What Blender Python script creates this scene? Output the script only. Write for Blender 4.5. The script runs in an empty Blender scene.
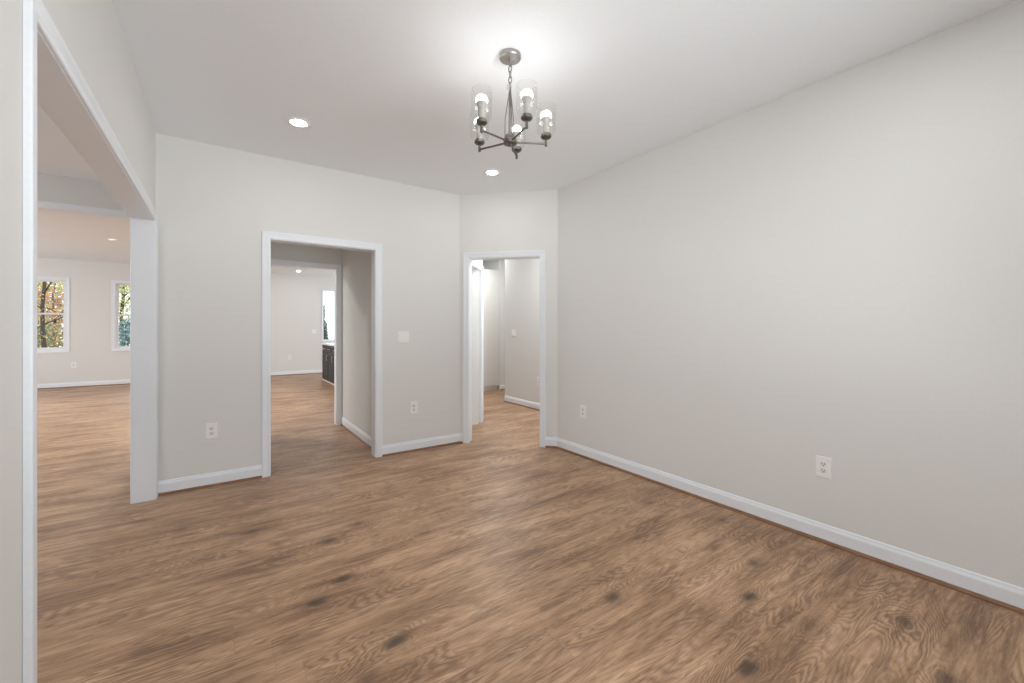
import bpy, bmesh, math, random
from mathutils import Vector, Matrix

scene = bpy.context.scene
col = scene.collection
PI = math.pi

# ------------------------------------------------------------------ camera
CAM_Z = 1.2654
cam_data = bpy.data.cameras.new('camera')
cam = bpy.data.objects.new('camera', cam_data)
col.objects.link(cam)
cam_data.sensor_width = 36.0
cam_data.lens = 419.06 / 1024 * 36.0
cam_data.shift_y = -(341.5 - 328.42) / 1024
cam_data.clip_start = 0.02
cam_data.clip_end = 300
cam.location = (0, 0, CAM_Z)
cam.rotation_euler = (PI / 2, 0, -math.radians(34.853))
scene.camera = cam

# ------------------------------------------------------------------ world, daylight, exposure
scene.view_settings.view_transform = 'Standard'
scene.view_settings.look = 'None'
scene.view_settings.gamma = 1.0
scene.view_settings.use_curve_mapping = False
scene.view_settings.exposure = 0.36
scene.cycles.diffuse_bounces = 8
world = bpy.data.worlds.new('daylight')
scene.world = world
world.use_nodes = True
wbg = world.node_tree.nodes['Background']
wbg.inputs['Color'].default_value = (0.86, 0.93, 1.0, 1)
wbg.inputs['Strength'].default_value = 1.8


def area_light(name, loc, rot, sx, sy, power, color=(1, 1, 1), spread=PI):
    d = bpy.data.lights.new(name, 'AREA')
    d.shape = 'RECTANGLE'
    d.size, d.size_y = sx, sy
    d.energy = power
    d.color = color
    d.spread = spread
    o = bpy.data.objects.new(name, d)
    o.location = loc
    o.rotation_euler = rot
    col.objects.link(o)
    return o


COOL = (0.90, 0.955, 1.0)
WARM = (1.0, 0.99, 0.975)
# unseen fill lights added outside made-up window openings that are out of view
area_light('fill_front', (1.30, -0.80, 1.55), (-PI / 2, 0, PI), 1.9, 1.5, 13, COOL)
# uplight added outside the front opening to brighten the ceiling
area_light('fill_ceiling_uplight', (1.30, -5.2, -0.3), (math.radians(-55), 0, PI), 6.0, 3.0, 520, (1.0, 0.99, 0.97))
area_light('fill_foyer_front', (-2.6, -0.80, 1.4), (-PI / 2, 0, PI), 1.6, 2.0, 12, COOL)  # added fill for the foyer and left side, source unseen
area_light('fill_foyer_side', (-5.75, 5.15, 1.55), (0, -PI / 2, 0), 1.5, 1.0, 38, COOL)  # unseen light added to reach the passage side wall from the left
area_light('fill_living_side', (-5.75, 9.6, 1.6), (0, -PI / 2, 0), 1.5, 3.6, 44, COOL)  # unseen fill added at the living room's side
area_light('fill_kitchen_side', (5.25, 10.6, 1.6), (0, PI / 2, 0), 1.3, 2.4, 45, COOL)  # unseen fill added at the kitchen's side

# ------------------------------------------------------------------ dimensions
H = 2.743            # ceiling height
XL, XR, YB, YN = -0.401, 2.941, 4.143, -0.55
DG = 6.318           # the diagonal wall: x + y = DG
T = 0.12             # wall thickness
R2 = math.sqrt(0.5)


# ------------------------------------------------------------------ materials
class NT:
    def __init__(self, name):
        self.m = bpy.data.materials.new(name)
        self.m.use_nodes = True
        self.t = self.m.node_tree
        self.n = self.t.nodes
        self.b = self.n['Principled BSDF']
        self.out = self.n['Material Output']

    def add(self, kind, **kw):
        nd = self.n.new(kind)
        for k, v in kw.items():
            setattr(nd, k, v)
        return nd

    def put(self, sock, v):
        if hasattr(v, 'is_linked') or isinstance(v, bpy.types.NodeSocket):
            self.t.links.new(v, sock)
        elif v is not None:
            sock.default_value = v

    def math(self, op, a, b=None, c=None, clamp=False):
        nd = self.add('ShaderNodeMath', operation=op, use_clamp=clamp)
        self.put(nd.inputs[0], a)
        if b is not None:
            self.put(nd.inputs[1], b)
        if c is not None:
            self.put(nd.inputs[2], c)
        return nd.outputs[0]

    def vmath(self, op, a, b=None, c=None, out=0):
        nd = self.add('ShaderNodeVectorMath', operation=op)
        self.put(nd.inputs[0], a)
        if b is not None:
            self.put(nd.inputs[1], b)
        if c is not None:
            self.put(nd.inputs[2], c)
        return nd.outputs[out]

    def xyz(self, x, y, z):
        nd = self.add('ShaderNodeCombineXYZ')
        for s, v in zip(nd.inputs, (x, y, z)):
            self.put(s, v)
        return nd.outputs[0]

    def noise(self, vec, scale, detail=2.0, rough=0.5, dist=0.0, color=False):
        nd = self.add('ShaderNodeTexNoise')
        self.put(nd.inputs['Vector'], vec)
        nd.inputs['Scale'].default_value = scale
        nd.inputs['Detail'].default_value = detail
        nd.inputs['Roughness'].default_value = rough
        nd.inputs['Distortion'].default_value = dist
        return nd.outputs['Color' if color else 'Fac']

    def ramp(self, fac, stops):
        nd = self.add('ShaderNodeValToRGB')
        e = nd.color_ramp.elements
        while len(e) < len(stops):
            e.new(0.5)
        for el, (p, c) in zip(e, stops):
            el.position = p
            el.color = tuple(c) + (1,) if len(c) == 3 else c
        self.put(nd.inputs[0], fac)
        return nd.outputs[0]

    def mix(self, fac, a, b, blend='MIX'):
        nd = self.add('ShaderNodeMix', data_type='RGBA', blend_type=blend)
        self.put(nd.inputs[0], fac)
        self.put(nd.inputs[6], a if not isinstance(a, tuple) or len(a) == 4 else a + (1,))
        self.put(nd.inputs[7], b if not isinstance(b, tuple) or len(b) == 4 else b + (1,))
        return nd.outputs[2]

    def coords(self):
        return self.add('ShaderNodeTexCoord').outputs['Object']

    def bump(self, h, strength, dist=0.01):
        nd = self.add('ShaderNodeBump')
        nd.inputs['Strength'].default_value = strength
        nd.inputs['Distance'].default_value = dist
        self.put(nd.inputs['Height'], h)
        self.put(self.b.inputs['Normal'], nd.outputs[0])


def paint(name, colr, rough=0.6, spec=0.3, grain=0.0, scale=90):
    """Painted or moulded surface with a faint procedural mottling."""
    k = NT(name)
    k.b.inputs['Roughness'].default_value = rough
    k.b.inputs['Specular IOR Level'].default_value = spec
    f = k.noise(k.coords(), scale, 3.0)
    lo = tuple(c * 0.985 for c in colr)
    hi = tuple(min(1, c * 1.015) for c in colr)
    k.put(k.b.inputs['Base Color'], k.ramp(f, [(0.3, lo), (0.7, hi)]))
    if grain:
        k.bump(f, grain, 0.002)
    return k.m


def metal(name, colr, rough=0.35):
    k = NT(name)
    k.b.inputs['Metallic'].default_value = 1.0
    f = k.noise(k.coords(), 120, 2.0)
    k.put(k.b.inputs['Base Color'], k.ramp(f, [(0.3, tuple(c * 0.9 for c in colr)), (0.7, colr)]))
    k.put(k.b.inputs['Roughness'], k.math('MULTIPLY_ADD', f, 0.12, rough - 0.06))
    return k.m


def emitter(name, colr, strength):
    k = NT(name)
    k.b.inputs['Base Color'].default_value = (0.9, 0.9, 0.9, 1)
    k.b.inputs['Emission Color'].default_value = tuple(colr) + (1,)
    k.b.inputs['Emission Strength'].default_value = strength
    return k.m


def clear_glass(name, tint=(0.97, 0.98, 0.98), ripple=0.0, facing=0.35, edge_tint=0.9, gloss=0.8):
    """Thin clear glass: see-through with a reflecting, slightly greyer edge."""
    k = NT(name)
    tr = k.add('ShaderNodeBsdfTransparent')
    lw = k.add('ShaderNodeLayerWeight')
    lw.inputs['Blend'].default_value = facing
    edge = k.math('POWER', lw.outputs['Facing'], 3.0)
    k.put(tr.inputs['Color'], k.mix(edge, tint, tuple(c * edge_tint for c in tint)))
    gl = k.add('ShaderNodeBsdfGlossy')
    gl.inputs['Roughness'].default_value = 0.03
    fr = k.add('ShaderNodeFresnel')
    fr.inputs['IOR'].default_value = 1.45
    if ripple:
        bp = k.add('ShaderNodeBump')
        bp.inputs['Strength'].default_value = ripple
        bp.inputs['Distance'].default_value = 0.004
        k.put(bp.inputs['Height'], k.noise(k.coords(), 45, 2.0))
        k.put(gl.inputs['Normal'], bp.outputs[0])
        k.put(fr.inputs['Normal'], bp.outputs[0])
    mx = k.add('ShaderNodeMixShader')
    k.put(mx.inputs[0], k.math('MULTIPLY', fr.outputs[0], gloss))
    k.put(mx.inputs[1], tr.outputs[0])
    k.put(mx.inputs[2], gl.outputs[0])
    k.put(k.out.inputs['Surface'], mx.outputs[0])
    return k.m


# knots of the floor boards: x, y, size, darkness
KNOTS = [(0.725, 2.802, .030, .7), (0.532, 2.67, .036, .9), (0.155, 3.066, .032, .7), (0.009, 3.137, .028, .5),
         (-0.198, 3.359, .034, .6), (1.035, 2.438, .034, .6), (0.51, 2.228, .032, .9), (0.354, 2.102, .034, 1.0),
         (0.586, 1.666, .034, .9), (0.433, 1.541, .028, .6), (1.218, 1.471, .030, .5), (1.519, 1.348, .034, .9),
         (2.053, 0.982, .030, 1.0), (2.363, 1.109, .032, .8), (2.339, 1.314, .030, .6), (2.428, 0.525, .030, .8),
         (1.608, 0.776, .032, .9), (2.069, 0.746, .030, .5), (2.153, 0.344, .028, .8), (2.55, 1.936, .030, .6),
         (2.872, 0.916, .026, .7), (2.725, 1.475, .026, .6), (-0.09, 2.853, .03, .4), (2.51, 3.567, .034, .6),
         (-1.2, 2.9, .034, .6), (-0.9, 4.6, .036, .5), (0.9, 5.1, .034, .5), (1.6, 3.5, .03, .35),
         (1.1, 3.3, .03, .3), (0.0, 1.5, .03, .4)]


def floor_material():
    k = NT('oak_laminate')
    sep = k.add('ShaderNodeSeparateXYZ')
    p = k.coords()
    k.put(sep.inputs[0], p)
    x, y = sep.outputs[0], sep.outputs[1]
    PW, PL = 0.193, 1.38
    rowf = k.math('DIVIDE', k.math('ADD', y, 20.05), PW)
    row = k.math('FLOOR', rowf)
    vrow = k.math('SUBTRACT', rowf, row)
    wn = k.add('ShaderNodeTexWhiteNoise', noise_dimensions='1D')
    k.put(wn.inputs['W'], row)
    colf = k.math('ADD', k.math('DIVIDE', x, PL), k.math('MULTIPLY', wn.outputs['Value'], 7.0))
    coln = k.math('FLOOR', colf)
    ucol = k.math('SUBTRACT', colf, coln)
    wn2 = k.add('ShaderNodeTexWhiteNoise', noise_dimensions='2D')
    k.put(wn2.inputs['Vector'], k.xyz(row, coln, 0.0))
    rnd = wn2.outputs['Value']
    seed = k.math('MULTIPLY', rnd, 31.0)
    rseed = k.math('MULTIPLY', wn.outputs['Value'], 47.0)
    warp = k.noise(p, 16.0, 2.0, 0.6, color=True)
    pw = k.vmath('MULTIPLY_ADD', k.vmath('SUBTRACT', warp, (0.5, 0.5, 0.5)), (0.075, 0.04, 0.0), p)
    # knot field: the growth rings bend round every knot
    field, dark = None, None
    for kx, ky, s, dk in KNOTS:
        sx, sy = 1 / (s * 1.9), 1 / (s * 1.08)
        v = k.vmath('MULTIPLY_ADD', pw, (sx, sy, 0.0), (-kx * sx, -ky * sy, 0.0))
        r2 = k.vmath('DOT_PRODUCT', v, v, out=1)
        wide = k.math('DIVIDE', 1.0, k.math('MULTIPLY_ADD', r2, 0.13, 1.0))
        core = k.math('MULTIPLY', k.math('POWER', 0.30, r2), dk)
        field = wide if field is None else k.math('ADD', field, wide)
        dark = core if dark is None else k.math('ADD', dark, core)
    # cathedral grain: contour lines of a stretched noise
    gv = k.xyz(k.math('MULTIPLY', x, 0.85), k.math('MULTIPLY', y, 7.0), seed)
    base = k.noise(gv, 1.0, 2.0, 0.45, 0.25)
    hgt = k.math('ADD', k.math('MULTIPLY', base, 3.2), k.math('MULTIPLY', field, 1.1))
    wob = k.noise(k.xyz(k.math('MULTIPLY', x, 5.0), k.math('MULTIPLY', y, 40.0), seed), 1.0, 3.0, 0.6)
    ring = k.math('SINE', k.math('ADD', k.math('MULTIPLY', hgt, 48.0), k.math('MULTIPLY', wob, 8.0)))
    ring = k.math('POWER', k.math('MULTIPLY_ADD', ring, 0.5, 0.5), 0.7)
    pore = k.noise(k.xyz(k.math('MULTIPLY', x, 11.0), k.math('MULTIPLY', y, 105.0), seed), 1.0, 3.0, 0.65)
    streak = k.noise(k.xyz(k.math('MULTIPLY', x, 2.4), k.math('MULTIPLY', y, 24.0), rseed), 1.0, 6.0, 0.70)
    blotch = k.noise(k.xyz(k.math('MULTIPLY', x, 1.6), k.math('MULTIPLY', y, 4.5), 3.0), 1.0, 2.0, 0.5)
    tone = k.math('ADD', k.math('MULTIPLY', streak, 0.62), k.math('MULTIPLY', blotch, 0.38))
    cl = k.ramp(tone, [(0.32, (0.115, 0.056, 0.026)), (0.42, (0.30, 0.168, 0.088)),
                       (0.52, (0.46, 0.275, 0.153)), (0.66, (0.62, 0.395, 0.238))])
    patch = k.noise(k.xyz(k.math('MULTIPLY', x, 2.2), k.math('MULTIPLY', y, 5.0), k.math('ADD', seed, 9.0)), 1.0, 2.0, 0.5)
    rs = k.math('MULTIPLY', k.math('MULTIPLY_ADD', patch, 2.6, -0.70, clamp=True), 0.72)
    cl = k.mix(k.math('MULTIPLY', k.math('SUBTRACT', 1.0, ring), rs), cl, (0.135, 0.068, 0.036))
    pf = k.math('MULTIPLY', k.math('SUBTRACT', pore, 0.50, clamp=True), 2.8, clamp=True)
    cl = k.mix(k.math('MULTIPLY', pf, 0.85), cl, (0.11, 0.053, 0.026))
    lf = k.math('MULTIPLY', k.math('SUBTRACT', 0.40, pore, clamp=True), 3.0, clamp=True)
    cl = k.mix(k.math('MULTIPLY', lf, 0.6), cl, (0.66, 0.44, 0.28))
    smudge = k.noise(k.xyz(k.math('MULTIPLY', x, 2.8), k.math('MULTIPLY', y, 13.0), 21.0), 1.0, 4.0, 0.62)
    cl = k.mix(k.math('MULTIPLY', k.math('MULTIPLY_ADD', smudge, 7.0, -3.95, clamp=True), 0.40), cl, (0.11, 0.060, 0.036))
    # plank to plank variation
    hs = k.add('ShaderNodeHueSaturation')
    hs.inputs['Saturation'].default_value = 0.95
    k.put(hs.inputs['Value'], k.math('MULTIPLY_ADD', rnd, 0.08, 1.05))
    k.put(hs.inputs['Color'], cl)
    cl = hs.outputs[0]
    cl = k.mix(k.math('MULTIPLY', dark, 0.92, clamp=True), cl, (0.045, 0.027, 0.018))
    # seams
    ev = k.math('MINIMUM', vrow, k.math('SUBTRACT', 1.0, vrow))
    eu = k.math('MINIMUM', ucol, k.math('SUBTRACT', 1.0, ucol))
    e = k.math('MINIMUM', k.math('MULTIPLY', ev, PW), k.math('MULTIPLY', eu, PL))
    seam = k.math('SUBTRACT', 1.0, k.math('DIVIDE', e, 0.0016, clamp=True))
    cl = k.mix(k.math('MULTIPLY', seam, 0.25), cl, (0.06, 0.03, 0.018))
    k.put(k.b.inputs['Base Color'], cl)
    k.put(k.b.inputs['Roughness'], k.math('MULTIPLY_ADD', pore, 0.16, 0.33))
    k.b.inputs['Specular IOR Level'].default_value = 0.45
    k.bump(k.math('SUBTRACT', k.math('MULTIPLY', ring, 0.2), k.math('ADD', k.math('MULTIPLY', seam, 1.0), k.math('MULTIPLY', pf, 0.4))), 0.12, 0.002)
    return k.m


def shoe_material():
    k = NT('stained_shoe_molding')
    f = k.noise(k.vmath('MULTIPLY', k.coords(), (6.0, 6.0, 60.0)), 3.0, 3.0)
    k.put(k.b.inputs['Base Color'], k.ramp(f, [(0.3, (0.16, 0.072, 0.033)), (0.7, (0.30, 0.15, 0.075))]))
    k.b.inputs['Roughness'].default_value = 0.45
    return k.m


def leaf_material(name, cols):
    k = NT(name)
    g = k.add('ShaderNodeNewGeometry')
    n = len(cols)
    k.put(k.b.inputs['Base Color'], k.ramp(g.outputs['Random Per Island'], [(i / max(1, n - 1), c) for i, c in enumerate(cols)]))
    k.b.inputs['Roughness'].default_value = 0.7
    return k.m


def bark_material(name, a, b):
    k = NT(name)
    f = k.noise(k.vmath('MULTIPLY', k.coords(), (9.0, 9.0, 2.0)), 2.0, 5.0, 0.7)
    k.put(k.b.inputs['Base Color'], k.ramp(f, [(0.3, a), (0.7, b)]))
    k.b.inputs['Roughness'].default_value = 0.9
    k.bump(f, 0.6, 0.05)
    return k.m


def ground_material():
    k = NT('leaf_strewn_lawn')
    f = k.noise(k.coords(), 1.3, 6.0, 0.7)
    k.put(k.b.inputs['Base Color'], k.ramp(f, [(0.3, (0.08, 0.12, 0.04)), (0.5, (0.22, 0.20, 0.09)), (0.7, (0.42, 0.26, 0.12))]))
    k.b.inputs['Roughness'].default_value = 1.0
    return k.m


M = {
    'wall': paint('greige_wall_paint', (0.77, 0.772, 0.758), 0.75, 0.2, 0.05, 160),
    'ceiling': paint('flat_ceiling_paint', (0.86, 0.895, 0.93), 0.9, 0.1),
    'trim': paint('white_semigloss_trim', (0.84, 0.882, 0.93), 0.38, 0.45),
    'floor': floor_material(),
    'shoe': shoe_material(),
    'plastic': paint('white_plastic', (0.90, 0.90, 0.89), 0.35, 0.5),
    'slot': paint('dark_slot', (0.10, 0.095, 0.09), 0.6),
    'plastic_shade': paint('ivory_plastic', (0.80, 0.795, 0.78), 0.35, 0.5),
    'nickel': metal('brushed_nickel', (0.42, 0.412, 0.40), 0.38),
    'stem': metal('dull_nickel', (0.27, 0.262, 0.25), 0.45),
    'dark_metal': metal('backlit_dark_nickel', (0.20, 0.188, 0.172), 0.42),  # darker nickel: the hub's backlit shade is put into the colour
    'cord': paint('silver_cord', (0.45, 0.44, 0.43), 0.4),
    'socket': paint('socket_sleeve', (0.42, 0.41, 0.39), 0.5),
    'shade': clear_glass('seeded_clear_glass', (0.98, 0.98, 0.975), 0.35, edge_tint=0.93, gloss=0.22),
    'pane': clear_glass('window_glass', (0.985, 0.99, 0.99)),
    'bulb': emitter('frosted_bulb', (1.0, 0.975, 0.95), 16.0),
    'led': emitter('downlight_lens', (1.0, 0.99, 0.97), 68.0),
    'led_dim': emitter('shallow_disc_lens', (1.0, 0.96, 0.91), 0.9),
    'vinyl': paint('white_vinyl', (0.83, 0.84, 0.85), 0.4, 0.4),
    'cab_dark': paint('charcoal_cabinet_paint', (0.045, 0.044, 0.045), 0.5, 0.3),
    'cab_white': paint('white_cabinet_paint', (0.74, 0.73, 0.70), 0.5, 0.3),
    'quartz': paint('white_quartz', (0.83, 0.83, 0.82), 0.2, 0.5, 0, 14),
    'steel': metal('satin_pull', (0.75, 0.74, 0.72), 0.3),
    'ground': ground_material(),
    'bark': bark_material('dark_bark', (0.035, 0.03, 0.028), (0.10, 0.085, 0.07)),
    'leaf_orange': leaf_material('orange_leaves', [(0.75, 0.30, 0.06), (0.80, 0.42, 0.10), (0.70, 0.50, 0.20), (0.45, 0.20, 0.08), (0.8, 0.7, 0.5)]),
    'leaf_yellow': leaf_material('yellow_leaves', [(0.72, 0.66, 0.22), (0.55, 0.58, 0.18), (0.80, 0.76, 0.45), (0.40, 0.45, 0.14)]),
    'leaf_brown': leaf_material('rust_leaves', [(0.36, 0.20, 0.13), (0.50, 0.34, 0.22), (0.25, 0.15, 0.12), (0.62, 0.52, 0.40)]),
    'leaf_grey': leaf_material('grey_brown_leaves', [(0.45, 0.43, 0.44), (0.32, 0.29, 0.30), (0.58, 0.55, 0.52), (0.40, 0.36, 0.26)]),
    'leaf_green': leaf_material('green_leaves', [(0.10, 0.20, 0.10), (0.18, 0.28, 0.12), (0.30, 0.36, 0.18), (0.07, 0.13, 0.08)]),
    'leaf_dark': leaf_material('evergreen_needles', [(0.03, 0.06, 0.05), (0.06, 0.10, 0.07), (0.10, 0.14, 0.10)]),
    'leaf_blue': leaf_material('blue_green_leaves', [(0.22, 0.34, 0.36), (0.12, 0.24, 0.20), (0.42, 0.50, 0.54), (0.10, 0.18, 0.13)]),
}


# ------------------------------------------------------------------ mesh helpers
def obj(name, bm, mat, parent=None, smooth=False, matrix=None, bevel=0.0):
    bmesh.ops.recalc_face_normals(bm, faces=bm.faces[:])
    if matrix is not None:
        bm.transform(matrix)
        if matrix.determinant() < 0:
            bmesh.ops.reverse_faces(bm, faces=bm.faces[:])
    me = bpy.data.meshes.new(name)
    bm.to_mesh(me)
    bm.free()
    me.materials.append(mat)
    if smooth:
        for pl in me.polygons:
            pl.use_smooth = True
    o = bpy.data.objects.new(name, me)
    col.objects.link(o)
    if parent is not None:
        o.parent = parent
    if bevel:
        md = o.modifiers.new('bevel', 'BEVEL')
        md.width = bevel
        md.segments = 2
        md.limit_method = 'ANGLE'
    return o


def tag(o, label, cat=None, group=None, kind=None):
    if label:
        o['label'] = label
    if cat:
        o['category'] = cat
    if group:
        o['group'] = group
    if kind:
        o['kind'] = kind
    return o


def thing(name, label, cat, loc=(0, 0, 0), rotz=0.0, group=None, kind=None):
    o = bpy.data.objects.new(name, None)
    o.empty_display_size = 0.1
    o.location = loc
    o.rotation_euler = (0, 0, rotz)
    col.objects.link(o)
    return tag(o, label, cat, group, kind)


def add_box(bm, x0, y0, z0, x1, y1, z1):
    vs = [bm.verts.new((x, y, z)) for z in (z0, z1) for y in (y0, y1) for x in (x0, x1)]
    for q in ((0, 1, 3, 2), (4, 5, 7, 6), (0, 1, 5, 4), (2, 3, 7, 6), (0, 2, 6, 4), (1, 3, 7, 5)):
        bm.faces.new([vs[i] for i in q])
    return vs


def box(*a):
    bm = bmesh.new()
    add_box(bm, *a)
    return bm


def add_rings(bm, rings, closed=True, cap=True):
    vr = [[bm.verts.new(p) for p in r] for r in rings]
    n = len(vr[0])
    for a, b in zip(vr, vr[1:]):
        for i in range(n if closed else n - 1):
            j = (i + 1) % n
            bm.faces.new((a[i], a[j], b[j], b[i]))
    if cap and closed:
        bm.faces.new(vr[0][::-1])
        bm.faces.new(vr[-1])
    return vr


def add_lathe(bm, prof, cx=0, cy=0, seg=32, cap0=True, cap1=True):
    rings = []
    for r, z in prof:
        rings.append([(cx + r * math.cos(2 * PI * i / seg), cy + r * math.sin(2 * PI * i / seg), z) for i in range(seg)])
    vr = add_rings(bm, rings, True, False)
    if cap0:
        bm.faces.new(vr[0][::-1])
    if cap1:
        bm.faces.new(vr[-1])


def add_tube(bm, pts, rad, seg=10, closed=False):
    pts = [Vector(p) for p in pts]
    n = len(pts)
    rings = []
    up = None
    for i, p in enumerate(pts):
        if closed:
            t = (pts[(i + 1) % n] - pts[i - 1]).normalized()
        else:
            t = (pts[min(i + 1, n - 1)] - pts[max(i - 1, 0)]).normalized()
        if up is None:
            up = t.orthogonal().normalized()
        up = (up - t * up.dot(t)).normalized()
        w = t.cross(up)
        r = rad[i] if isinstance(rad, (list, tuple)) else rad
        rings.append([p + (up * math.cos(2 * PI * k / seg) + w * math.sin(2 * PI * k / seg)) * r for k in range(seg)])
    if closed:
        rings.append(rings[0])
        vr = [[bm.verts.new(q) for q in r] for r in rings[:-1]]
        for a in range(len(vr)):
            b = (a + 1) % len(vr)
            for i in range(seg):
                j = (i + 1) % seg
                bm.faces.new((vr[a][i], vr[a][j], vr[b][j], vr[b][i]))
    else:
        add_rings(bm, rings)


def frame(origin, d, n):
    """Matrix of a wall's own axes: x runs along the wall, y out of its face, z up."""
    d = Vector(d).to_3d().normalized()
    n = Vector(n).to_3d().normalized()
    m = Matrix.Identity(4)
    for i in range(3):
        m[i][0], m[i][1], m[i][2], m[i][3] = d[i], n[i], (0, 0, 1)[i], Vector(origin).to_3d()[i]
    return m


def struct(name, bm, mat, label, cat, matrix=None, parent=None, bevel=0.0):
    o = obj(name, bm, mat, parent, matrix=matrix, bevel=bevel)
    if parent is None:
        tag(o, label, cat, None, 'structure')
    return o


def wall(name, fr, s0, s1, holes, label, thick=T, top=H, mat=None):
    """A wall slab with rectangular holes (a, b, z0, z1)."""
    bm = bmesh.new()
    cur = s0
    for a, b, z0, z1 in sorted(holes):
        if a > cur:
            add_box(bm, cur, -thick, 0, a, 0, top)
        if z0 > 0.001:
            add_box(bm, a, -thick, 0, b, 0, z0)
        if z1 < top - 0.001:
            add_box(bm, a, -thick, z1, b, 0, top)
        cur = b
    if s1 > cur:
        add_box(bm, cur, -thick, 0, s1, 0, top)
    bmesh.ops.remove_doubles(bm, verts=bm.verts[:], dist=1e-5)
    return struct(name, bm, mat or M['wall'], label, 'wall', matrix=fr)


CAS = [(0.0, 0.0), (0.0, 0.008), (0.003, 0.0105), (0.010, 0.0115), (0.022, 0.011), (0.034, 0.0135), (0.046, 0.0165),
       (0.056, 0.0175), (0.0605, 0.0165), (0.062, 0.012), (0.062, 0.0)]


def add_casing(bm, a, b, top, face, sign, floor_z=0.0, closed=False, z0=0.0, w=1.0):
    """Mitred moulded casing round an opening on the face y = face, standing out along sign."""
    rings = []
    if not closed:
        rings.append([(a - o * w, face + sign * p, floor_z) for o, p in CAS])
        rings.append([(a - o * w, face + sign * p, top + o * w) for o, p in CAS])
        rings.append([(b + o * w, face + sign * p, top + o * w) for o, p in CAS])
        rings.append([(b + o * w, face + sign * p, floor_z) for o, p in CAS])
        add_rings(bm, rings)
    else:
        rings = [[(a - o * w, face + sign * p, z0 - o * w) for o, p in CAS],
                 [(a - o * w, face + sign * p, top + o * w) for o, p in CAS],
                 [(b + o * w, face + sign * p, top + o * w) for o, p in CAS],
                 [(b + o * w, face + sign * p, z0 - o * w) for o, p in CAS]]
        vr = [[bm.verts.new(q) for q in r] for r in rings]
        n = len(CAS)
        for i in range(4):
            c, d = vr[i], vr[(i + 1) % 4]
            for j in range(n - 1):
                bm.faces.new((c[j], c[j + 1], d[j + 1], d[j]))


LIN = 0.018


def opening(name, fr, a, b, top, label, thick=T, front=True, back=True, rev=0.005):
    """White jamb boards lining an opening plus its casings."""
    root = thing(name, label, 'door trim', kind='structure')
    bm = bmesh.new()
    y0, y1 = -thick - 0.001, 0.001
    rings = [[(a - LIN, y0, 0), (a - LIN, y1, 0), (a, y1, 0), (a, y0, 0)],
             [(a - LIN, y0, top + LIN), (a - LIN, y1, top + LIN), (a, y1, top), (a, y0, top)],
             [(b + LIN, y0, top + LIN), (b + LIN, y1, top + LIN), (b, y1, top), (b, y0, top)],
             [(b + LIN, y0, 0), (b + LIN, y1, 0), (b, y1, 0), (b, y0, 0)]]
    add_rings(bm, rings)
    obj('jamb', bm, M['trim'], root, matrix=fr)
    for on, face, sg in ((front, 0.001, 1), (back, -thick - 0.001, -1)):
        if on:
            bm = bmesh.new()
            add_casing(bm, a - rev, b + rev, top + rev, face, sg)
            obj('casing', bm, M['trim'], root, matrix=fr)
    return root


def hole(a, b, top):
    return (a - LIN, b + LIN, 0.0, top + LIN)


BASE = [(0.0, 0.0), (0.0125, 0.0), (0.0125, 0.078), (0.0105, 0.086), (0.0075, 0.092), (0.0065, 0.100), (0.004, 0.105), (0.0, 0.106)]
SHOE = [(0.0125, 0.0), (0.0265, 0.0), (0.0255, 0.006), (0.0225, 0.012), (0.018, 0.016), (0.0125, 0.018)]


def baseboard(name, segs, label):
    """segs: (frame, s0, s1, mitre slope at start, at end)."""
    bm, bs = bmesh.new(), bmesh.new()
    for fr, s0, s1, m0, m1 in segs:
        for tgt, prof in ((bm, BASE), (bs, SHOE)):
            r = [[fr @ Vector((s0 + m0 * p, p, z)) for p, z in prof], [fr @ Vector((s1 - m1 * p, p, z)) for p, z in prof]]
            add_rings(tgt, r)
    o = struct(name, bm, M['trim'], label, 'baseboard')
    sh = obj('shoe_molding', bs, M['shoe'], o)
    tag(sh, 'brown wood shoe molding')
    return o


# ------------------------------------------------------------------ floor and ceiling
struct('floor', box(-5.7, -0.75, -0.12, 6.2, 13.2, 0.0), M['floor'], 'brown oak plank laminate floor with dark knots', 'floor')
struct('ceiling', box(-5.7, -0.75, H, 6.2, 13.2, H + 0.15), M['ceiling'], 'flat off-white ceiling over all the rooms', 'ceiling')

# ------------------------------------------------------------------ wall frames
F_LEFT = frame((XL, 0, 0), (0, 1), (1, 0))           # s = y
F_BACK = frame((0, YB, 0), (1, 0), (0, -1))          # s = x
F_DIAG = frame((DG - YB, YB, 0), (1, -1), (-1, -1))
F_RIGHT = frame((XR, 0, 0), (0, 1), (-1, 0))         # s = y
F_NEAR = frame((0, YN, 0), (1, 0), (0, 1))
F_PASS = frame((1.318, 0, 0), (0, 1), (-1, 0))
F_MID = frame((0, 5.82, 0), (1, 0), (0, -1))
F_FAR = frame((0, 12.8, 0), (1, 0), (0, -1))
F_HALL = frame((4.05, 0, 0), (0, 1), (-1, 0))
F_END = frame((0, 7.2, 0), (1, 0), (0, -1))
# the short wall just inside the diagonal doorway, square to the diagonal wall: x - y = -1.985
_d0 = 6.49
F_SIDE = frame(((_d0 - 1.985) / 2, (_d0 + 1.985) / 2, 0), (1, 1), (1, -1))

LA, LB, LT = 1.605, 4.046, 2.060      # wide opening of the left wall
BA, BB, BT = 0.357, 1.247, 2.030      # opening of the back wall
DA, DB, DT = 0.110, 0.892, 2.034      # doorway of the diagonal wall
MA, MB, MT = 0.335, 1.248, 2.040      # opening beyond the passage
VA, VB, VT = -3.60, -0.62, 2.408      # tall opening to the living room
SA, SB, ST = 0.10, (7.75 - _d0) * R2, 2.040

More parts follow.
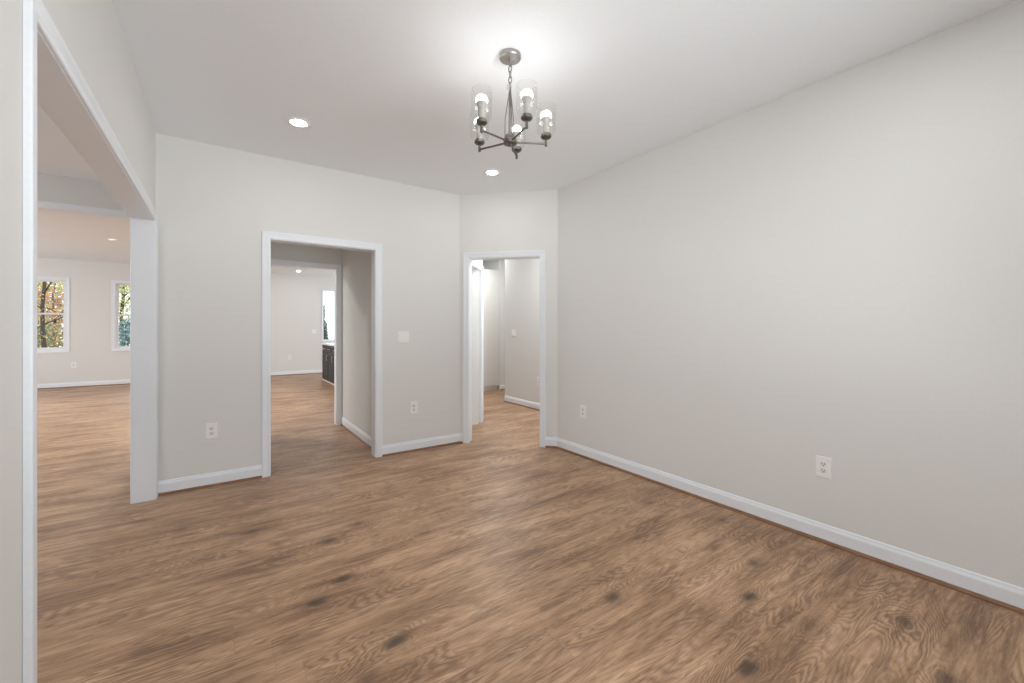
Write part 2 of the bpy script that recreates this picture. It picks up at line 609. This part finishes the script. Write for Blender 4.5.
wall('wall_left', F_LEFT, YN, YB + T, [hole(LA, LB, LT)], 'greige wall with the wide cased opening at the left edge')
wall('wall_back', F_BACK, XL - T, DG - YB + 0.05, [hole(BA, BB, BT)], 'greige back wall with the cased opening to the passage')
wall('wall_diagonal', F_DIAG, 0.0, (XR - (DG - YB)) / R2, [hole(DA, DB, DT)], 'narrow diagonal greige wall holding the hall doorway')
wall('wall_right', F_RIGHT, YN, DG - XR + 0.05, [], 'long plain greige wall on the right')
wall('wall_near', F_NEAR, -5.6, XR + T, [(0.35, 2.25, 0.80, 2.30), (-3.4, -1.8, 0.40, 2.40)], 'front wall of the house behind the viewer')
wall('wall_passage', F_PASS, YB + T, 5.82, [], 'greige side wall of the passage beyond the back opening')
struct('wall_passage_left', box(0.20, YB + T, 0, 0.32, 5.82, H), M['wall'], 'greige left wall of the passage out of sight', 'wall')
wall('wall_middle', F_MID, -5.6, 2.2, [hole(MA, MB, MT), hole(VA, VB, VT)], 'greige wall beyond the passage with two openings into the great room')
W1 = (-3.566, -2.704, 0.808, 2.30)
W2 = (-1.940, -1.078, 0.808, 2.29)
W3 = (2.378, 3.50, 0.91, 2.36)
wall('wall_far', F_FAR, -5.6, 5.1, [W1, W2, W3], 'far greige wall of the living room and kitchen with the windows', thick=0.15)
wall('wall_hall', F_HALL, 3.377, 6.03, [], 'greige hall wall with a light switch seen through the diagonal doorway')
wall('wall_hall_end', F_END, 4.70, 6.1, [], 'greige wall end at the far end of the hall beside the tall cabinet')
wall('wall_hall_side', F_SIDE, 0.0, SB + 0.088, [hole(SA, SB, ST)], 'short greige wall with a cased side opening just inside the hall')
# walls that close the hall, the great room and the foyer
bm = bmesh.new()
add_box(bm, 1.438, 4.80, 0, 2.805, 4.92, H)
add_box(bm, XR + T, 3.257, 0, 4.17, 3.377, H)
add_box(bm, 4.17, 5.91, 0, 6.1, 6.03, H)
add_box(bm, 6.0, 6.03, 0, 6.1, 7.2, H)
struct('wall_hall_corner', bm, M['wall'], 'greige walls closing off the hall around its near corners', 'wall')
struct('wall_hall_back', box(2.1, 7.82, 0, 4.82, 7.94, H), M['wall'], 'greige wall behind the tall cabinet of the hall', 'wall')
struct('wall_hall_return', box(4.71, 7.32, 0, 4.82, 7.82, H), M['wall'], 'short greige return wall right of the tall cabinet', 'wall')
struct('wall_hall_left', box(2.08, 5.94, 0, 2.2, 7.82, H), M['wall'], 'greige left wall of the far hall out of sight', 'wall')
bm = bmesh.new()
for a, b in ((-0.67, 4.6), (5.7, 7.8), (11.4, 13.15)):
    add_box(bm, -5.6, a, 0, -5.48, b, H)
add_box(bm, -5.6, 4.6, 0, -5.48, 5.7, 0.8)  # gap left for the added foyer side fill
add_box(bm, -5.6, 4.6, 2.3, -5.48, 5.7, H)
add_box(bm, -5.6, 7.8, 0, -5.48, 11.4, 0.8)  # gap left for the added living room fill
add_box(bm, -5.6, 7.8, 2.35, -5.48, 11.4, H)
struct('wall_living_left', bm, M['wall'], 'left end wall of the living room out of sight', 'wall')
bm = bmesh.new()
for a, b in ((7.94, 9.4), (11.8, 13.15)):
    add_box(bm, 4.98, a, 0, 5.1, b, H)
add_box(bm, 4.98, 9.4, 0, 5.1, 11.8, 0.9)  # gap left for the added kitchen fill
add_box(bm, 4.98, 9.4, 2.25, 5.1, 11.8, H)
add_box(bm, 4.74, 7.82, 0, 5.1, 7.94, H)
struct('wall_kitchen_right', bm, M['wall'], 'right end wall of the kitchen out of sight', 'wall')

# ------------------------------------------------------------------ openings: jambs and casings
opening('trim_1', F_LEFT, LA, LB, LT, 'white jambs and casing of the wide opening in the left wall')
opening('trim_2', F_BACK, BA, BB, BT, 'white casing of the opening in the back wall')
opening('trim_3', F_DIAG, DA, DB, DT, 'white casing of the doorway in the diagonal wall')
opening('trim_4', F_MID, MA, MB, MT, 'white casing of the inner opening at the end of the passage')
opening('trim_5', F_MID, VA, VB, VT, 'white casing of the tall opening into the living room')
opening('trim_6', F_SIDE, SA, SB, ST, 'white casing of the side opening just inside the hall')

# ------------------------------------------------------------------ baseboards
E = 0.067
q = math.tan(PI / 8)
DL = (XR - (DG - YB)) / R2
baseboard('baseboard_back', [(F_BACK, XL, BA - E, 1, 0), (F_BACK, BB + E, DG - YB, 0, q)], 'white baseboard along the back wall beside its opening')
baseboard('baseboard_diagonal', [(F_DIAG, 0, DA - E, q, 0), (F_DIAG, DB + E, DL, 0, q)], 'white baseboard stubs beside the diagonal doorway')
baseboard('baseboard_right', [(F_RIGHT, YN, DG - XR, 1, q)], 'white baseboard with brown shoe along the long right wall')
baseboard('baseboard_left', [(F_LEFT, YN, LA - E, 1, 0), (F_LEFT, LB + E, YB, 0, 1)], 'white baseboard along the left wall beside the wide opening')
baseboard('baseboard_passage', [(F_PASS, YB + T + 0.02, 5.82, 0, 1)], 'white baseboard along the passage side wall')
baseboard('baseboard_middle', [(F_MID, VB + E, 0.20, 0, 0), (F_MID, -5.48, VA - E, 0, 0)], 'white baseboard of the wall beyond the passage')
baseboard('baseboard_far', [(F_FAR, -5.48, 4.98, 1, 1)], 'white baseboard along the far wall under the windows')
baseboard('baseboard_hall', [(F_HALL, 3.377, 6.03, 1, 0)], 'white baseboard along the hall wall under the switch')
baseboard('baseboard_hall_end', [(F_END, 4.70, 6.0, 0, 1)], 'white baseboard of the wall end beside the tall cabinet')
baseboard('baseboard_hall_side', [(F_SIDE, SB + E, SB + 0.088, 0, 0)], 'short white baseboard past the side opening in the hall')


# ------------------------------------------------------------------ windows
def window(name, fr, rect, label, thick=0.15, cw=1.0, w=0.042, single=False):
    a, b, z0, z1 = rect
    root = thing(name, label, 'window', kind='structure')
    bm = bmesh.new()                                   # jamb extension
    for x0, za, x1, zb in ((a, z0, a + 0.012, z1), (b - 0.012, z0, b, z1), (a, z0, b, z0 + 0.012), (a, z1 - 0.012, b, z1)):
        add_box(bm, x0, -thick, za, x1, 0.001, zb)
    obj('window_frame', bm, M['trim'], root, matrix=fr)
    bm = bmesh.new()
    add_casing(bm, a + 0.006, b - 0.006, z1 - 0.006, 0.001, 1, closed=True, z0=z0 + 0.006, w=cw)
    obj('window_casing', bm, M['trim'], root, matrix=fr)
    zm = (z0 + z1) / 2 + 0.02
    for nm, za, zb, yo in (('upper_sash', zm - 0.02, z1 - 0.012, -0.085), ('lower_sash', z0 + 0.012, (z1 - 0.012) if single else zm + 0.02, -0.055)):
        if single and nm == 'upper_sash':
            continue
        if single:
            nm = 'sash'
        bm = bmesh.new()
        x0, x1 = a + 0.012, b - 0.012
        add_box(bm, x0, yo - 0.028, za, x0 + w, yo, zb)
        add_box(bm, x1 - w, yo - 0.028, za, x1, yo, zb)
        add_box(bm, x0 + w, yo - 0.028, za, x1 - w, yo, za + w)
        add_box(bm, x0 + w, yo - 0.028, zb - w * 0.8, x1 - w, yo, zb)
        s = obj(nm, bm, M['vinyl'], root, matrix=fr)
        obj('pane', box(x0 + w, yo - 0.017, za + w, x1 - w, yo - 0.012, zb - w * 0.8), M['pane'], s, matrix=fr)
    return root


window('window_1', F_FAR, W1, 'white sash window on the left of the far living room wall')
window('window_2', F_FAR, W2, 'white sash window half hidden behind the white jamb of the wide opening')
window('window_3', F_FAR, W3, 'bright white window above the dark kitchen island', cw=0.45, w=0.024, single=True)
window('window_4', F_NEAR, (0.35, 2.25, 0.80, 2.30), 'added front window, unseen behind the viewer', thick=T)  # made-up window that lets the front fill light in
window('window_5', F_NEAR, (-3.4, -1.8, 0.40, 2.40), 'added foyer window in the front wall, unseen behind the viewer', thick=T)  # window added as an opening for the foyer fill


# ------------------------------------------------------------------ outlets and switches
def plate_mesh(w, h, t=0.0055):
    bm = bmesh.new()
    prof = [(0, 0.0), (0, 0.6 * t), (0.004, t)]
    rings = []
    for ins, y in prof:
        a, b = w / 2 - ins, h / 2 - ins
        rings.append([(-a, y, -b), (a, y, -b), (a, y, b), (-a, y, b)])
    add_rings(bm, rings)
    return bm


def at_wall(fr, s, z):
    m = fr.copy()
    m.translation = fr @ Vector((s, 0.0006, z))
    return m


def outlet(fr, s, z, label, w=0.080, h=0.124, group=None):
    r = thing('wall_outlet', label, 'outlet', group=group)
    r.matrix_world = at_wall(fr, s, z)
    obj('cover_plate', plate_mesh(w, h), M['plastic'], r)
    for zc in (0.0195, -0.0195):
        bm = bmesh.new()
        ring = []
        for i in range(28):
            t = 2 * PI * i / 28
            ring.append((0.0172 * math.cos(t), max(-0.0128, min(0.0128, 0.0172 * math.sin(t))) + zc))
        add_rings(bm, [[(x, 0.004, zz) for x, zz in ring], [(x, 0.0072, zz) for x, zz in ring]])
        rc = obj('receptacle', bm, M['plastic_shade'], r)
        bm = bmesh.new()
        add_box(bm, -0.0082, 0.007, zc - 0.003, -0.0052, 0.0076, zc + 0.008)
        add_box(bm, 0.0052, 0.007, zc - 0.002, 0.0082, 0.0076, zc + 0.007)
        add_rings(bm, [[(0.0034 * math.cos(2 * PI * i / 12), yy, zc - 0.0075 + 0.0034 * math.sin(2 * PI * i / 12)) for i in range(12)] for yy in (0.007, 0.0076)])
        tag(obj('slots', bm, M['slot'], rc), 'dark slots')
    bm = bmesh.new()
    add_rings(bm, [[(0.003 * math.cos(2 * PI * i / 12), yy, 0.003 * math.sin(2 * PI * i / 12)) for i in range(12)] for yy in (0.005, 0.0065)])
    obj('screw', bm, M['steel'], r)
    return r


def switch(fr, s, z, label, gangs, w, h=0.122):
    r = thing('light_switch', label, 'light switch')
    r.matrix_world = at_wall(fr, s, z)
    obj('cover_plate', plate_mesh(w, h), M['plastic'], r)
    for g in range(gangs):
        xc = (g - (gangs - 1) / 2) * 0.046
        obj('rocker_surround', box(xc - 0.0185, 0.004, -0.0355, xc + 0.0185, 0.0056, 0.0355), M['plastic_shade'], r)
        bm = bmesh.new()
        rings = [[(xc - 0.0165, 0.005, zz), (xc + 0.0165, 0.005, zz), (xc + 0.0165, yy, zz), (xc - 0.0165, yy, zz)]
                 for zz, yy in ((-0.0335, 0.0105), (0.0, 0.0075), (0.0335, 0.0065))]
        add_rings(bm, rings)
        obj('rocker', bm, M['plastic'], r)
    return r


outlet(F_BACK, -0.057, 0.443, 'white outlet low on the back wall between the wide opening and the passage opening')
outlet(F_BACK, 1.645, 0.446, 'white outlet below the light switch, right of the passage opening')
outlet(F_RIGHT, 2.993, 0.446, 'small white outlet near the far end of the right wall')
outlet(F_RIGHT, 0.984, 0.442, 'large white outlet low in the middle of the long right wall')
outlet(F_FAR, -2.594, 0.473, 'white outlet below the windows of the living room')
outlet(F_FAR, 1.546, 0.476, 'faint white outlet on the far wall seen through the passage')
outlet(F_HALL, 5.085, 0.455, 'white outlet on the hall wall at the edge of the diagonal doorway')
switch(F_BACK, 1.535, 1.176, 'white double rocker switch on the back wall above an outlet', 2, 0.114)
switch(F_HALL, 5.76, 1.19, 'white switch plate on the hall wall seen through the diagonal doorway', 2, 0.114)
switch(F_FAR, 2.150, 1.18, 'white switch plate on the far wall beside the kitchen window', 2, 0.114)


# ------------------------------------------------------------------ recessed downlights
def downlight(x, y, label, lens='led', r=0.078, group=None):
    t = thing('recessed_downlight', label, 'ceiling light', (x, y, H), group=group)
    bm = bmesh.new()
    seg = 40
    prof = [(r * 0.66, 0.0), (r * 0.66, -0.004), (r * 0.74, -0.0065), (r * 0.92, -0.0065), (r, -0.003), (r, 0.0)]
    add_lathe(bm, prof, 0, 0, seg, False, False)
    obj('trim_ring', bm, M['plastic'], t, smooth=True)
    bm = bmesh.new()
    add_lathe(bm, [(r * 0.66, -0.0028), (0.002, -0.0034)], 0, 0, seg, False, True)
    obj('lens', bm, M[lens], t)
    return t


downlight(0.461, 3.343, 'round recessed ceiling light on the left, nearer the wide opening')
downlight(2.111, 3.363, 'round recessed ceiling light on the right, in front of the diagonal wall')
downlight(1.654, 11.99, 'round recessed ceiling light glowing in the far room beyond the passage')
downlight(-1.47, 9.49, 'round recessed ceiling light over the living room beyond the wide opening', 'led_dim', 0.072)

# lamps out of view: added fill, except the near hall and kitchen ones
area_light('hall_ceiling_lamp', (3.5, 4.25, H - 0.02), (0, 0, 0), 0.16, 0.16, 20, (0.98, 0.99, 1.0))
area_light('fill_hall_end', (3.88, 6.55, H - 0.02), (0, 0, 0), 0.4, 0.4, 20, (0.98, 0.99, 1.0))  # added to brighten the tall cabinet, no fixture seen
area_light('kitchen_ceiling_lamp', (0.1, 9.4, H - 0.02), (0, 0, 0), 0.2, 0.2, 30, WARM)
area_light('fill_great_room', (-0.6, 7.2, H - 0.02), (0, 0, 0), 0.12, 0.12, 38, WARM)  # unseen lamp added to light the passage side wall through the inner opening
for lx, pw in ((0.461, 9.5), (2.111, 3.2)):              # two unseen fill lamps added behind the viewer
    area_light('fill_rear', (lx, 0.38, H - 0.01), (0, 0, 0), 0.10, 0.10, pw, WARM)
area_light('fill_living_top', (-3.4, 9.5, H - 0.02), (0, 0, 0), 0.6, 0.6, 15, COOL, 1.7)  # added fill over the living room, no fixture built
area_light('fill_foyer_top', (-2.7, 4.9, H - 0.02), (0, 0, 0), 0.3, 0.3, 6, COOL)  # unseen fill added for the foyer and passage

# ------------------------------------------------------------------ chandelier
CX, CY = 1.285, 1.863
ch = thing('chandelier', 'five-arm dark nickel chandelier with clear glass shades on a chain', 'chandelier', (CX, CY, H))
bm = bmesh.new()
add_lathe(bm, [(0.0565, 0.0), (0.0585, -0.004), (0.0585, -0.019), (0.056, -0.0235), (0.050, -0.0255), (0.012, -0.0265), (0.010, -0.034), (0.004, -0.036)], seg=48)
obj('canopy', bm, M['nickel'], ch, smooth=False)
HZ = 2.272 - H            # hub height below the ceiling
LOOP = -0.165
bm = bmesh.new()
z = -0.030
k_ = 0
while z > LOOP - 0.004:
    pts = []
    ang = PI / 2 * (k_ % 2) + 0.5
    for i in range(20):
        t = 2 * PI * i / 20
        hx = 0.009 * math.cos(t)
        hz = 0.011 * math.sin(t) + (0.006 if math.sin(t) > 0 else -0.006)
        pts.append((hx * math.cos(ang), hx * math.sin(ang), z - 0.017 + hz))
    add_tube(bm, pts, 0.0026, 8, True)
    z -= 0.0295
    k_ += 1
obj('chain', bm, M['stem'], ch, smooth=True)
bm = bmesh.new()
pts = [(0.006 * math.cos(i * 0.8), 0.006 * math.sin(i * 0.8), -0.034 + (HZ + 0.05 + 0.034) * i / 40) for i in range(41)]
add_tube(bm, pts, 0.0017, 7)
for k in range(3):                                    # slack coils of the cord where it is gathered
    pts = [(-0.010 + 0.010 * math.cos(2 * PI * i / 18), 0.006 * math.sin(2 * PI * i / 18), LOOP - 0.004 - 0.010 * k + 0.004 * math.sin(2 * PI * i / 18)) for i in range(18)]
    add_tube(bm, pts, 0.0018, 7, True)
obj('cord', bm, M['cord'], ch, smooth=True)
bm = bmesh.new()
add_lathe(bm, [(0.0045, LOOP - 0.01), (0.007, LOOP - 0.05), (0.008, LOOP - 0.16), (0.0095, HZ + 0.045), (0.011, HZ + 0.03)], seg=16)
obj('stem', bm, M['stem'], ch, smooth=True)
for k in range(3):
    a = 0.6 + 2 * PI * k / 3
    bm = bmesh.new()
    pts = []
    for i in range(13):
        u = i / 12
        r = 0.004 + 0.024 * math.sin(min(1, u * 1.25) * PI / 2) ** 1.5
        pts.append((r * math.cos(a), r * math.sin(a), LOOP - 0.02 + (HZ + 0.030 - LOOP + 0.02) * u))
    add_tube(bm, pts, 0.0028, 8)
    obj('support_rod', bm, M['stem'], ch, smooth=True)
bm = bmesh.new()
add_lathe(bm, [(0.012, HZ + 0.042), (0.026, HZ + 0.036), (0.032, HZ + 0.026), (0.033, HZ + 0.010), (0.037, HZ + 0.006), (0.037, HZ - 0.008), (0.034, HZ - 0.012), (0.012, HZ - 0.014), (0.008, HZ - 0.020), (0.003, HZ - 0.022)], seg=40)
obj('hub', bm, M['dark_metal'], ch)
yaw = math.radians(34.853)
for k in range(5):
    ang = math.radians(79 + 72 * k) - yaw
    ca, sa = math.cos(ang), math.sin(ang)
    R = 0.197
    bm = bmesh.new()
    add_tube(bm, [(0.030 * ca, 0.030 * sa, HZ), (R * ca, R * sa, HZ)], 0.0052, 12)
    px, py = R * ca, R * sa
    add_lathe(bm, [(0.004, HZ - 0.014), (0.0075, HZ - 0.011), (0.0075, HZ + 0.010), (0.0062, HZ + 0.012), (0.0062, HZ + 0.030)], px, py, 16)
    arm = obj('arm', bm, M['dark_metal'], ch)
    bm = bmesh.new()
    add_lathe(bm, [(0.010, HZ + 0.026), (0.022, HZ + 0.030), (0.0285, HZ + 0.036), (0.0295, HZ + 0.040), (0.0295, HZ + 0.046), (0.026, HZ + 0.047), (0.026, HZ + 0.053), (0.018, HZ + 0.054)], px, py, 32)
    obj('shade_holder', bm, M['dark_metal'], arm)
    bm = bmesh.new()
    add_lathe(bm, [(0.0175, HZ + 0.054), (0.0175, HZ + 0.104), (0.015, HZ + 0.106)], px, py, 24)
    obj('lamp_socket', bm, M['socket'], arm, smooth=False)
    bm = bmesh.new()
    add_lathe(bm, [(0.0135, HZ + 0.100), (0.0150, HZ + 0.106), (0.0245, HZ + 0.128), (0.0278, HZ + 0.140), (0.020, HZ + 0.1405)], px, py, 28)
    obj('bulb_collar', bm, M['socket'], arm, smooth=False)
    bm = bmesh.new()
    pr = [(0.0272, HZ + 0.1402)]
    for i in range(13):
        t = -0.30 + (PI / 2 + 0.30) * i / 12
        pr.append((max(0.001, 0.030 * math.cos(t)), HZ + 0.1505 + 0.030 * math.sin(t)))
    add_lathe(bm, pr, px, py, 28)
    obj('bulb', bm, M['bulb'], arm, smooth=True)
    bm = bmesh.new()
    g0 = HZ + 0.050
    pr = [(0.026, g0), (0.036, g0 + 0.002), (0.044, g0 + 0.008), (0.0495, g0 + 0.019), (0.0515, g0 + 0.032),
          (0.0515, g0 + 0.150), (0.0505, g0 + 0.156), (0.0475, g0 + 0.1575), (0.0465, g0 + 0.153), (0.0490, g0 + 0.149), (0.0490, g0 + 0.032)]
    add_lathe(bm, pr[:9], px, py, 40, False, False)
    obj('glass_shade', bm, M['shade'], arm, smooth=True)

# ------------------------------------------------------------------ kitchen island
isl = thing('kitchen_island', 'charcoal kitchen island cabinet below the bright window', 'cabinet', (2.08, 10.2, 0))
L0, L1 = -1.3, 1.0          # along y
obj('body', box(0.02, L0, 0.10, 0.92, L1, 0.868), M['cab_dark'], isl)
obj('toe_kick', box(0.012, L0 + 0.02, 0.0, 0.90, L1 - 0.02, 0.10), M['cab_dark'], isl)
obj('base_molding', box(-0.004, L0, 0.0, 0.012, L1 + 0.018, 0.022), M['plastic_shade'], isl)
obj('end_panel', box(0.0, L1 - 0.02, 0.0, 0.92, L1 + 0.018, 0.868), M['cab_dark'], isl)
n_ = 4
wd = (L1 - 0.02 - L0) / n_
for i in range(n_):
    a, b = L0 + i * wd + 0.003, L0 + (i + 1) * wd - 0.003
    for nm, z0, z1, hz in (('drawer', 0.705, 0.860, 0.775), ('door', 0.045, 0.699, 0.64)):
        bm = bmesh.new()
        add_box(bm, 0.004, a, z0, 0.020, b, z1)
        for x0, ya, za, yb, zb in ((0, a, z0, a + 0.055, z1), (0, b - 0.055, z0, b, z1), (0, a + 0.055, z0, b - 0.055, z0 + 0.045), (0, a + 0.055, z1 - 0.045, b - 0.055, z1)):
            add_box(bm, -0.002, ya, za, 0.006, yb, zb)
        d = obj(nm, bm, M['cab_dark'], isl)
        bm = bmesh.new()
        if nm == 'drawer':
            c = (a + b) / 2
            add_tube(bm, [(-0.032, c - 0.11, hz), (-0.032, c + 0.11, hz)], 0.007, 10)
            for yy in (c - 0.08, c + 0.08):
                add_tube(bm, [(-0.032, yy, hz), (0.002, yy, hz)], 0.005, 8)
        else:
            add_tube(bm, [(-0.032, b - 0.03, hz - 0.14), (-0.032, b - 0.03, hz)], 0.006, 10)
            for zz in (hz - 0.12, hz - 0.02):
                add_tube(bm, [(-0.032, b - 0.03, zz), (0.002, b - 0.03, zz)], 0.005, 8)
        tag(obj('handle', bm, M['steel'], d), 'pale metal bar handle')
ct = obj('countertop', box(-0.03 + 2.08, L0 - 0.03 + 10.2, 0.869, 0.95 + 2.08, L1 + 0.05 + 10.2, 0.905), M['quartz'], bevel=0.004)
tag(ct, 'white countertop slab lying on the charcoal kitchen island', 'countertop')

# ------------------------------------------------------------------ tall cabinet at the end of the hall
tc = thing('tall_cabinet', 'tall white cabinet at the far end of the hall through the diagonal doorway', 'cabinet', (4.10, 7.2, 0))
obj('body', box(-0.60, 0.02, 0.09, 0.59, 0.60, 2.46), M['cab_white'], tc)
obj('toe_kick', box(-0.58, 0.045, 0.0, 0.58, 0.55, 0.09), M['cab_white'], tc)
for a, b in ((-0.597, -0.003), (0.003, 0.597)):
    bm = bmesh.new()
    add_box(bm, a, 0.0, 0.094, b, 0.018, 2.45)
    d = obj('door', bm, M['cab_white'], tc, bevel=0.003)
    bm = bmesh.new()
    xk = b - 0.04 if a < -0.1 else a + 0.04
    add_tube(bm, [(xk, -0.03, 1.0), (xk, -0.03, 1.16)], 0.006, 10)
    for zz in (1.02, 1.14):
        add_tube(bm, [(xk, -0.03, zz), (xk, 0.002, zz)], 0.005, 8)
    tag(obj('handle', bm, M['steel'], d), 'pale metal bar handle')

# ------------------------------------------------------------------ outdoors: lawn and autumn trees
struct('ground', box(-40, 13.3, -0.62, 30, 40, -0.55), M['ground'], 'leaf-strewn lawn outside the far windows', 'ground')
rng = random.Random(7)


def leaf_cloud(bm, blobs, count, size):
    """Bent leaf blades scattered through ellipsoidal clumps."""
    tot = sum(b[3] * b[4] * b[5] for b in blobs)
    for bx, by, bz, rx, ry, rz in blobs:
        for _ in range(int(count * rx * ry * rz / tot)):
            while True:
                u = Vector((rng.uniform(-1, 1), rng.uniform(-1, 1), rng.uniform(-1, 1)))
                if 0.15 < u.length < 1:
                    break
            c = Vector((bx + u.x * rx, by + u.y * ry, bz + u.z * rz))
            ax = Vector((rng.gauss(0, 1), rng.gauss(0, 1), rng.gauss(0, 1))).normalized()
            w = ax.orthogonal().normalized()
            n = ax.cross(w)
            s = size * rng.uniform(0.6, 1.4)
            vs = [bm.verts.new(c + v) for v in (-ax * s, w * s * 0.45 + n * s * 0.15, ax * s, -w * s * 0.45 + n * s * 0.15)]
            bm.faces.new((vs[0], vs[1], vs[2]))
            bm.faces.new((vs[0], vs[2], vs[3]))


def tree(name, label, x, y, h, r0, blobs, count, size, leaf, lean=0.0, limbs=6, base=-0.55):
    t = thing(name, label, 'tree' if 'shrub' not in name else 'shrub', (x, y, base), group=None)
    bm = bmesh.new()
    pts = [(lean * (i / 8) ** 2 + 0.05 * math.sin(i * 1.7), 0.05 * math.cos(i * 2.1), h * i / 8) for i in range(9)]
    add_tube(bm, pts, [r0 * (1 - 0.75 * i / 8) for i in range(9)], 10)
    for k in range(limbs):
        u = 0.3 + 0.6 * k / max(1, limbs)
        a = 2.4 * k + 0.4
        ln = h * 0.28 * (1.1 - u * 0.5)
        p0 = Vector((lean * u * u, 0, h * u))
        d = Vector((math.cos(a), math.sin(a), 0.55))
        add_tube(bm, [p0, p0 + d * ln * 0.5, p0 + d * ln + Vector((0, 0, 0.25))], [r0 * 0.38, r0 * 0.25, r0 * 0.08], 7)
    obj('trunk', bm, M['bark'], t, smooth=True)
    bm = bmesh.new()
    leaf_cloud(bm, blobs, count, size)
    me = obj('crown', bm, M[leaf], t)
    return t


tree('maple_tree', 'dark-trunked tree with orange leaves outside the left living room window', -4.64, 19.6, 6.5, 0.066,
     [(0.3, 0.3, 2.6, 1.2, 1.0, 0.7), (0.2, 0.2, 1.5, 0.8, 0.7, 0.5), (0.9, 0.2, 4.4, 1.7, 1.3, 1.1), (-1.0, 0.2, 4.5, 1.5, 1.3, 1.2), (0, 0, 5.8, 1.5, 1.5, 1.1)], 9000, 0.042, 'leaf_orange', limbs=8)
tree('birch_tree', 'pale yellow tree far behind the orange tree outside the left window', -8.3, 28.5, 7.5, 0.12,
     [(0.2, 0.0, 2.2, 1.9, 1.5, 1.5), (1.2, 0, 3.4, 1.6, 1.6, 1.8), (0.5, 0, 4.6, 2.2, 1.6, 1.5), (0.0, 0, 6.0, 1.8, 1.5, 1.5)], 6000, 0.08, 'leaf_yellow')
tree('young_oak_tree', 'low rust-brown tree right of the dark trunk outside the left window', -5.45, 24.2, 3.6, 0.07,
     [(0.0, 0, 1.4, 1.1, 1.0, 0.9), (0.6, 0, 2.4, 1.0, 0.9, 0.8), (-0.4, 0, 2.9, 0.9, 0.9, 0.7)], 2600, 0.06, 'leaf_brown')
tree('low_shrub', 'dark green shrub low outside the left living room window', -5.35, 21.9, 1.9, 0.04,
     [(0, 0, 0.9, 0.8, 0.6, 0.8), (0.3, 0, 1.5, 0.55, 0.5, 0.5)], 1800, 0.05, 'leaf_green')
tree('bare_grey_tree', 'hazy grey-brown tree farthest off outside the left window', -9.2, 35.0, 9.0, 0.16,
     [(0, 0, 3.0, 2.2, 1.6, 2.4), (0.6, 0, 6.2, 2.4, 1.8, 2.2)], 5000, 0.10, 'leaf_grey', limbs=10)
tree('linden_tree', 'yellow-green tree outside the window half hidden by the white jamb', -3.75, 26.5, 6.5, 0.10,
     [(0.0, 0.0, 3.4, 1.0, 1.0, 0.8), (0.3, 0, 4.4, 1.4, 1.2, 1.0), (-0.2, 0, 5.6, 1.3, 1.2, 1.0), (0.0, 0, 2.2, 0.9, 0.8, 0.7)], 4200, 0.07, 'leaf_yellow', limbs=9)
tree('rounded_shrub', 'blue-green rounded shrub below the yellow-green tree', -2.72, 20.0, 2.1, 0.05,
     [(0, 0, 1.1, 0.9, 0.8, 0.95), (0.3, 0, 1.7, 0.6, 0.6, 0.6)], 3600, 0.05, 'leaf_blue')
tree('fir_tree', 'dark evergreen at the left edge of the kitchen window', 3.70, 20.0, 3.1, 0.08,
     [(0, 0, 0.9, 0.30, 0.30, 0.9), (0, 0, 1.6, 0.24, 0.24, 0.7), (0, 0, 2.5, 0.13, 0.13, 0.6)], 4200, 0.05, 'leaf_dark', limbs=0)
